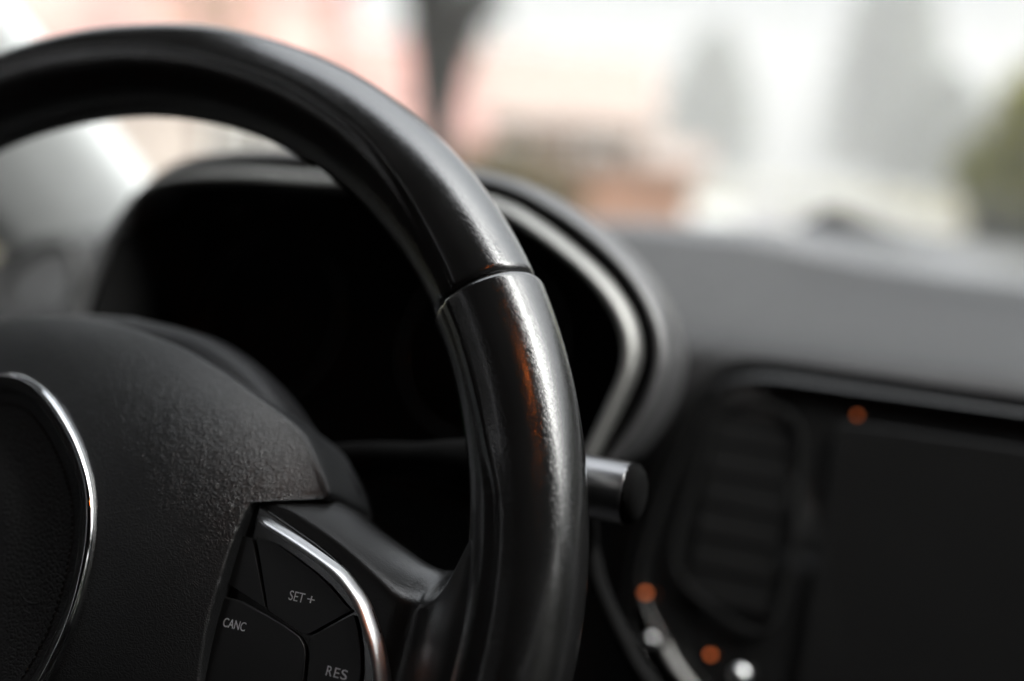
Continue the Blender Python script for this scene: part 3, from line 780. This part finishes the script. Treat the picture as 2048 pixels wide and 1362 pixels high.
# ------------------------------------------------------------------ steering wheel (written in its own plane: x right, y up, z to the driver)
wheel = empty('steering_wheel', (0, 0, 0), (R(65), 0, 0))
tag(wheel, 'black leather steering wheel with chrome hub ring and silver spoke trim, filling the left half', 'steering wheel')
RR, rr0 = .170, .0165
def gauss(x, s): return math.exp(-(x / s) ** 2)
RIDGE_U = [(35.5, 106), (38, 104), (43, 102), (51, 95), (60, 88), (75, 86), (105, 86), (145, 106)]
RIDGE_G = [(-35, 105), (0, 98), (6, 98), (10, 97.5), (14, 100), (20, 111), (26, 115), (31, 116), (36, 118)]
def rim_piece(name, t0, t1, mat, grip, mirror=False, n=200, m=96):
    rnd = random.Random(int(abs(t0) * 7 + 3))
    ph = [rnd.uniform(0, 6.28) for _ in range(6)]
    ts = [i / n for i in range(n + 1)]
    # crowd samples at both ends where the cover is turned under
    ts = sorted(set([0, .0006, .0016, .003, .005, .008] + ts + [1 - .008, 1 - .005, 1 - .003, 1 - .0016, 1 - .0006, 1]))
    rows = []
    L = R(t1 - t0) * RR
    for t in ts:
        th = t0 + (t1 - t0) * t
        e = min(t, 1 - t) * L                       # metres from the cover's end
        turn = 1 - max(0, 1 - e / .0022) ** 2       # rounds the edge under
        base = rr0 * (1.0 if not grip else 1.0 + .045 * min(1, max(0, (min(t, 1 - t) * L) / .004)) * (1 - .5 * min(1, e / .06)))
        if grip: base = rr0 * (1.012 + .05 * math.exp(-e / .03))
        else: base = rr0 * (1.0 - .012 * math.exp(-e / .01))
        end_r = base - (.0016 if grip else .0009) * (1 - turn)
        row = []
        for j in range(m):
            phi = 360 * j / m
            tt = abs(th) if not mirror else abs(180 - th)
            if grip: p0 = interp(tt if th > -90 else 0, RIDGE_G)
            else: p0 = interp(th if th <= 90 else 180 - th, RIDGE_U) if 0 < th < 180 else 100
            d = (phi - p0 + 180) % 360 - 180
            r = end_r
            r += .00038 * gauss(d, 5) - .00030 * gauss(d - 7, 5)
            if 0 < d < 120: r -= .0006 * math.sin(math.pi * d / 120)
            if grip:   # palm swell towards the driver and faint hand-worn unevenness
                r += .0007 * gauss(phi - 55, 40) * math.sin(math.pi * min(1, max(0, t)))
                # finger notches on the hidden inner side
                r += .0005 * gauss((phi - 190), 30) * math.sin(R(th) * 22)
            r += .00008 * math.sin(th * .35 + ph[0]) + .00001 * math.sin(th * 1.3 + ph[1])
            a, bq = R(th), R(phi)
            q = RR + r * math.cos(bq)
            row.append((q * math.cos(a), q * math.sin(a), r * math.sin(bq)))
        rows.append(row)
    if mirror: rows = [[(-x, y, z) for x, y, z in r] for r in rows]
    v, f = grid(rows, False, True)
    n0 = len(v); nr = len(rows)
    for ri, rev in ((0, True), (nr - 1, False)):
        c = Vector((0, 0, 0))
        for p in rows[ri]: c += Vector(p)
        v.append(c / m); k = len(v) - 1
        for j in range(m):
            a, bq = ri * m + j, ri * m + (j + 1) % m
            f.append((k, bq, a) if rev else (k, a, bq))
    o = mesh(name, v, f, mat, wheel)
    return o
rim_piece('rim_cover', 35.75, 144.25, M['rim_leather'], False, n=320)
rim_piece('grip_cover', -40, 35.5, M['rim_leather'], True, n=260)
rim_piece('grip_cover', -40, 35.5, M['rim_leather'], True, mirror=True, n=120)
rim_piece('rim_cover', 220.25, 319.75, M['rim_leather'], False, n=120)
# core just inside the joints so no gap shows
v, f = tube_vf([(RR * math.cos(2 * math.pi * k / 160), RR * math.sin(2 * math.pi * k / 160), 0) for k in range(160)], rr0 - .0018, 24, closed=True)
mesh('rim_core', v, f, M['rubber'], wheel)

# airbag pad
right = [(0, .0765), (.0148, .0756), (.028, .0735), (.040, .0711), (.052, .0672), (.0638, .0626), (.0806, .0554), (.0875, .0515), (.0925, .0465), (.0975, .0405), (.1005, .0365), (.1012, .0342), (.0985, .0330), (.0925, .0322), (.0870, .0312), (.0845, .0295), (.0836, .0265), (.0832, .0226), (.0829, .0128), (.0828, .0024), (.0828, -.0093), (.0840, -.0236), (.086, -.034), (.092, -.040), (.090, -.048), (.078, -.062), (.055, -.076), (.028, -.086), (0, -.09)]
sharp = []
for p in right: sharp.append((p[0], p[1], 0))
outline = catmull(sharp + [(-p[0], p[1], 0) for p in reversed(sharp[1:-1])], 400, True)
ring_r = [(0, .0502), (.0100, .0480), (.0200, .0422), (.0314, .0325), (.0405, .0210), (.0455, .0090), (.0478, -.0030), (.0484, -.0150), (.0470, -.0260), (.0440, -.0370), (.038, -.048), (.028, -.058), (.014, -.065), (0, -.067)]
ringc = catmull([(a, b, 0) for a, b in ring_r] + [(-a, b, 0) for a, b in reversed(ring_r[1:-1])], 300, True)
# inner start points: the ring curve at the same polar angle as each outline point
def at_angle(curve, p):
    a = math.atan2(p.y + .005, p.x); best = None
    for i in range(len(curve)):
        q0, q1 = curve[i - 1], curve[i]
        a0, a1 = math.atan2(q0.y + .005, q0.x), math.atan2(q1.y + .005, q1.x)
        d0 = (a0 - a + math.pi) % (2 * math.pi) - math.pi; d1 = (a1 - a + math.pi) % (2 * math.pi) - math.pi
        if d0 * d1 <= 0 and abs(d0) < 1 and abs(d1) < 1:
            return q0.lerp(q1, abs(d0) / max(1e-9, abs(d0) + abs(d1)))
    return p * .5
inner = [at_angle(ringc, p) * .97 for p in outline]
_ar = sum(outline[i - 1].x * outline[i].y - outline[i].x * outline[i - 1].y for i in range(len(outline)))
out_sign = 1 if _ar > 0 else -1
def dome(x, y):
    e = (abs(x / .1035) ** 2.3 + abs(y / (.0785 if y > 0 else .091)) ** 2.3) ** (1 / 2.3)
    return .0247 - .0265 * min(1.03, e) ** 3.0
rows = []
K = 60
for k in range(K + 1):
    t = k / K
    rows.append([(q.x + (p.x - q.x) * t, q.y + (p.y - q.y) * t, dome(q.x + (p.x - q.x) * t, q.y + (p.y - q.y) * t)) for p, q in zip(outline, inner)])
for off, dz in ((.0005, -.0006), (.0008, -.0016), (.0008, -.006), (.0, -.030)):
    row = []
    for i, p in enumerate(outline):
        tg = (outline[(i + 1) % len(outline)] - outline[i - 1]).normalized(); n_ = Vector((tg.y, -tg.x, 0))
        if n_.dot(p) < 0 and i == 0: n_ = -n_
        q = p + (n_ if out_sign > 0 else -n_) * off * .5
        row.append((q.x, q.y, dome(p.x, p.y) + dz))
    rows.append(row)
v, f = grid(rows, False, True)
pad = mesh('airbag_cover', v, f, M['pad'], wheel)
# disc inside the ring, slightly dished, with raised oval relief
rows = []
for k in range(15):
    t = k / 14
    row = []
    for p in inner:
        z = .0215 - .0030 * (1 - t ** 2)
        q = p * t * 1.0
        e = math.hypot(q.x / .017, (q.y + .006) / .026)
        z += .0012 * (1 / (1 + math.exp((e - 1) * 22)))
        row.append((q.x, q.y, z))
    rows.append(row)
v, f = grid(rows, False, True)
ctr = mesh('badge_field', v, f, M['pad_centre'], pad)
# chrome ring: two rounded ridges with a groove
def ring_sweep(name, prof, mat, parent, base=ringc, zb=.0215):
    rows = []
    for (du, dz) in prof:
        row = []
        for i, p in enumerate(base):
            a_, b_ = base[i - 1], base[(i + 1) % len(base)]
            tg = (b_ - a_).normalized(); n_ = Vector((-tg.y, tg.x, 0))
            if n_.dot(p) < 0: n_ = -n_
            q = p + n_ * du
            row.append((q.x, q.y, zb + dz))
        rows.append(row)
    v, f = grid(rows, False, True)
    return mesh(name, v, f, mat, parent, subsurf=1)
ring_sweep('chrome_ring', [(.0004, -.004), (.0006, .0), (.0004, .0018), (-.0002, .0029), (-.0010, .0034), (-.0018, .0031), (-.0024, .0024), (-.0030, .0020), (-.0037, .0021), (-.0044, .0018), (-.0049, .0008), (-.0051, -.003)], M['chrome'], pad)
def offs(d):
    out = []
    for i, p in enumerate(ringc):
        tg = (ringc[(i + 1) % len(ringc)] - ringc[i - 1]).normalized(); n_ = Vector((-tg.y, tg.x, 0))
        if n_.dot(p) < 0: n_ = -n_
        out.append(p - n_ * d)
    return out
# stitched bead inside the ring
mb = MB()
st = resample(offs(.0088), 150, True)
for i in range(150):
    p, q = st[i], st[(i + 1) % 150]
    a_, b_ = p.lerp(q, .12), p.lerp(q, .82)
    mb.add(tube_vf([(a_.x, a_.y, .0208), ((a_.x + b_.x) / 2, (a_.y + b_.y) / 2, .0213), (b_.x, b_.y, .0208)], .00028, 6))
mb.build('stitching', M['matt'], ctr)
for pts in ([(.0245, -.0125, .0194), (.028, -.0143, .0197), (.0315, -.0142, .0200), (.0345, -.0128, .0203)], [(.0265, -.0160, .0194), (.0285, -.0170, .0197), (.0310, -.0172, .0199)]):
    v, f = tube_vf(catmull(pts, 12), lambda t: .00022 * math.sin(math.pi * min(.97, max(.03, t))) + .00003, 6); mesh('embossed_mark', v, f, M['satin_black'], ctr)

# back shell of the hub, a little wider than the pad
bs = [(0, .086), (.03, .083), (.055, .073), (.0791, .0547), (.0902, .0489), (.0976, .0411), (.1013, .0336), (.104, .02), (.104, -.03), (.09, -.055), (.05, -.082), (0, -.09)]
bp_ = catmull([(a, b, 0) for a, b in bs], 60)
bo = bp_ + [Vector((-p.x, p.y, 0)) for p in reversed(bp_[1:-1])]
rows = [[(p.x * s, p.y * s, z) for p in bo] for s, z in ((.90, -.012), (.955, -.015), (.985, -.021), (1.0, -.030), (.985, -.040), (.90, -.05), (.6, -.06))]
v, f = grid(rows, False, True); mesh('hub_shell', v, f, M['spoke_plastic'], wheel)

# spokes
YT = [(.080, .030), (.084, .0318), (.092, .0340), (.098, .0350), (.106, .0335), (.113, .0303), (.126, .0252), (.1348, .0221), (.1397, .0213), (.1448, .0225), (.1478, .0260), (.1505, .0330), (.1535, .044), (.158, .052)]
YC = [(.080, .0275), (.0875, .0287), (.0905, .0284), (.1055, .0238), (.1168, .0193), (.1285, .0131), (.1355, .0095), (.1400, .0090), (.1448, .0105), (.1478, .0140), (.1505, .019), (.1535, .027), (.158, .034)]
ZF = [(.080, .0035), (.125, .0035), (.134, .0032), (.1400, .0020), (.1450, .0035), (.1500, .0070), (.1560, .0108), (.162, .0128)]
YB = [(.080, -.040), (.11, -.042), (.13, -.040), (.1397, -.042), (.1448, -.046), (.1478, -.052), (.1535, -.066), (.158, -.072)]
def spoke(sg):
    rows = []
    n = 64
    for i in range(n + 1):
        x = .079 + (.161 - .079) * i / n
        yt, yc, z, yb = interp(x, YT), interp(x, YC), interp(x, ZF), interp(x, YB)
        ybc = yb + .012
        sec = [(yt - .006, -.026), (yt - .0015, -.020), (yt, -.0135), (yt - .0004, -.010), (lerp(yt, yc, .30), lerp(-.010, z, .38)), (lerp(yt, yc, .62), lerp(-.010, z, .72)), (lerp(yt, yc, .88), lerp(-.010, z, .94)), (yc, z), (yc - .0012, z + .0001), (yc - .004, z),
               (lerp(yc, ybc, .35), z), (lerp(yc, ybc, .65), z), (ybc + .003, z), (ybc, z - .0006), (lerp(ybc, yb, .5), lerp(z, -.01, .4)), (yb, -.012), (yb + .002, -.02), (yb + .008, -.026)]
        rows.append([(sg * x, y_, z_) for y_, z_ in sec])
    cut = 36
    v, f = grid(rows[:cut + 1], False, True); mesh('spoke', v, f, M['spoke_leather'], wheel, subsurf=1)
    v, f = grid(rows[cut:], False, True); mesh('spoke_cover', v, f, M['spoke_leather'], wheel, subsurf=1)
for sg in (1, -1): spoke(sg)

def button_panel(sg, words):
    def mp(pl): return [(sg * a * .001, b * .001) for a, b in pl]
    pl = [(78, 29.4), (84.5, 27.8), (98, 22.9), (106, 20.0), (112.5, 17.3), (119, 13.6), (124, 9.8), (128.6, 5.4), (132.4, .2), (135.3, -5.2), (137.6, -11.5), (139, -18), (139, -26), (136, -32), (128, -35), (78, -35)]
    bz = prism('button_bezel', [(p.x, p.y) for p in catmull([(a, b, 0) for a, b in mp(pl)], 90, True)] if False else mp(pl), .002, .0048, M['gloss_black'], wheel, .0008)
    zt = .0062
    shapes = {'blank_button': [(82.5, 17.6), (86.6, 17.4), (96.9, -.6), (88.8, 1.9), (82.5, 3.6)],
              'set_button': [(88.0, 18.0), (94.4, 17.5), (101, 15.2), (109, 12.0), (114, 9.6), (118, 7.1), (121, 5.1), (123.3, 3.9), (112.3, -4.9), (110.4, -5.0), (104, -3.0), (97.9, -1.0)],
              'cancel_button': [(82.5, -.2), (88.8, -.4), (97.3, -2.3), (104, -4.0), (109.6, -6.0), (111.9, -8), (113.0, -10.5), (114.2, -17), (114.2, -27), (110, -31.5), (82.5, -31.5)],
              'resume_button': [(113.2, -5.6), (124.2, 3.1), (126.4, -.2), (128.7, -5), (130.6, -11), (131.4, -18), (131, -25), (127, -30), (116, -30), (115.6, -17), (114.4, -10), (113.2, -7)]}
    out = {}
    for nme, sh in shapes.items():
        out[nme] = prism(nme, rounded(mp(sh), .0006, 3), .0045, zt, M['satin_black'], bz, .00055)
    return out, zt
bt, zt = button_panel(1, True)
button_panel(-1, False)
def text(body_, x, y, h, w, z, parent, name='lettering'):
    cu = bpy.data.curves.new(name, 'FONT'); cu.body = body_; cu.size = 1; cu.resolution_u = 6; cu.extrude = 0.0
    tmp = bpy.data.objects.new(name, cu); sc.collection.objects.link(tmp)
    bpy.context.view_layer.update()
    me = bpy.data.meshes.new_from_object(tmp.evaluated_get(bpy.context.evaluated_depsgraph_get()))
    xs = [q.co.x for q in me.vertices]; ys = [q.co.y for q in me.vertices]
    cap = .73 if '+' in body_ else (max(ys) - min(ys))
    yb = 0 if '+' in body_ else min(ys)
    kx = w / (max(xs) - min(xs)); ky = h / cap; x0 = min(xs)
    for q in me.vertices:
        q.co = Vector((x + (q.co.x - x0) * kx, y + (q.co.y - yb) * ky, z + q.co.z))
    me.materials.clear(); me.materials.append(M['print'])
    sc.collection.objects.unlink(tmp); bpy.data.objects.remove(tmp)
    o = bpy.data.objects.new(name, me); link(o, parent)
    m = o.modifiers.new('solid', 'SOLIDIFY'); m.thickness = .00006; m.offset = 1
    return o
text('SET', .1034, .0029, .0027, .0049, zt + .00008, bt['set_button'])
text('+', .1092, .0029, .0030, .0024, zt + .00008, bt['set_button'], 'plus_sign')
text('CANC', .0851, -.0083, .0025, .0074, zt + .00008, bt['cancel_button'])
text('R', .1206, -.0143, .0026, .0018, zt + .00008, bt['resume_button'])
text('E', .1230, -.0143, .0026, .0016, zt + .00008, bt['resume_button'])
text('S', .1251, -.0143, .0026, .0019, zt + .00008, bt['resume_button'])

# silver strip beside the buttons
def strip(sg):
    ci = [(86.6, 22.4), (89.4, 21.5), (100.3, 17.7), (111.3, 13.7), (117, 10.9), (121, 8.2), (124.9, 4.5), (127.8, .6), (132.6, -6.4), (135.4, -12.7), (136.8, -20), (136.4, -28), (134, -33)]
    co_ = [(85.4, 25.3), (87.6, 24.8), (100.3, 21.2), (111.5, 17.2), (117.6, 14.6), (122, 11.6), (126.4, 8), (129.6, 4.1), (134.4, -3), (138.4, -11.8), (140.3, -20), (139.8, -28), (137, -34)]
    A_ = catmull([(a * .001, b * .001, 0) for a, b in ci], 120); B_ = catmull([(a * .001, b * .001, 0) for a, b in co_], 120)
    prof = [(.0, .0035), (.0, .0070), (.03, .0077), (.10, .0078), (.5, .0066), (.88, .0049), (.96, .0044), (1.0, .0036), (1.0, .0025)]
    rows = []
    for k, (p, q) in enumerate(zip(A_, B_)):
        w = min(1, .15 + (k / 6) ** .6) if k < 7 else 1     # rounded upper tip
        m_ = (p + q) / 2
        rows.append([(sg * (m_.x + (p.x + (q.x - p.x) * u - m_.x) * w), m_.y + (p.y + (q.y - p.y) * u - m_.y) * w, .0035 + (z_ - .0035) * (.4 + .6 * w)) for u, z_ in prof])
    v, f = grid(rows)
    mesh('silver_strip', v, f, M['silver'], wheel)
for sg in (1, -1): strip(sg)

# ------------------------------------------------------------------ roof lamp (its amber glow is what streaks down the grip)
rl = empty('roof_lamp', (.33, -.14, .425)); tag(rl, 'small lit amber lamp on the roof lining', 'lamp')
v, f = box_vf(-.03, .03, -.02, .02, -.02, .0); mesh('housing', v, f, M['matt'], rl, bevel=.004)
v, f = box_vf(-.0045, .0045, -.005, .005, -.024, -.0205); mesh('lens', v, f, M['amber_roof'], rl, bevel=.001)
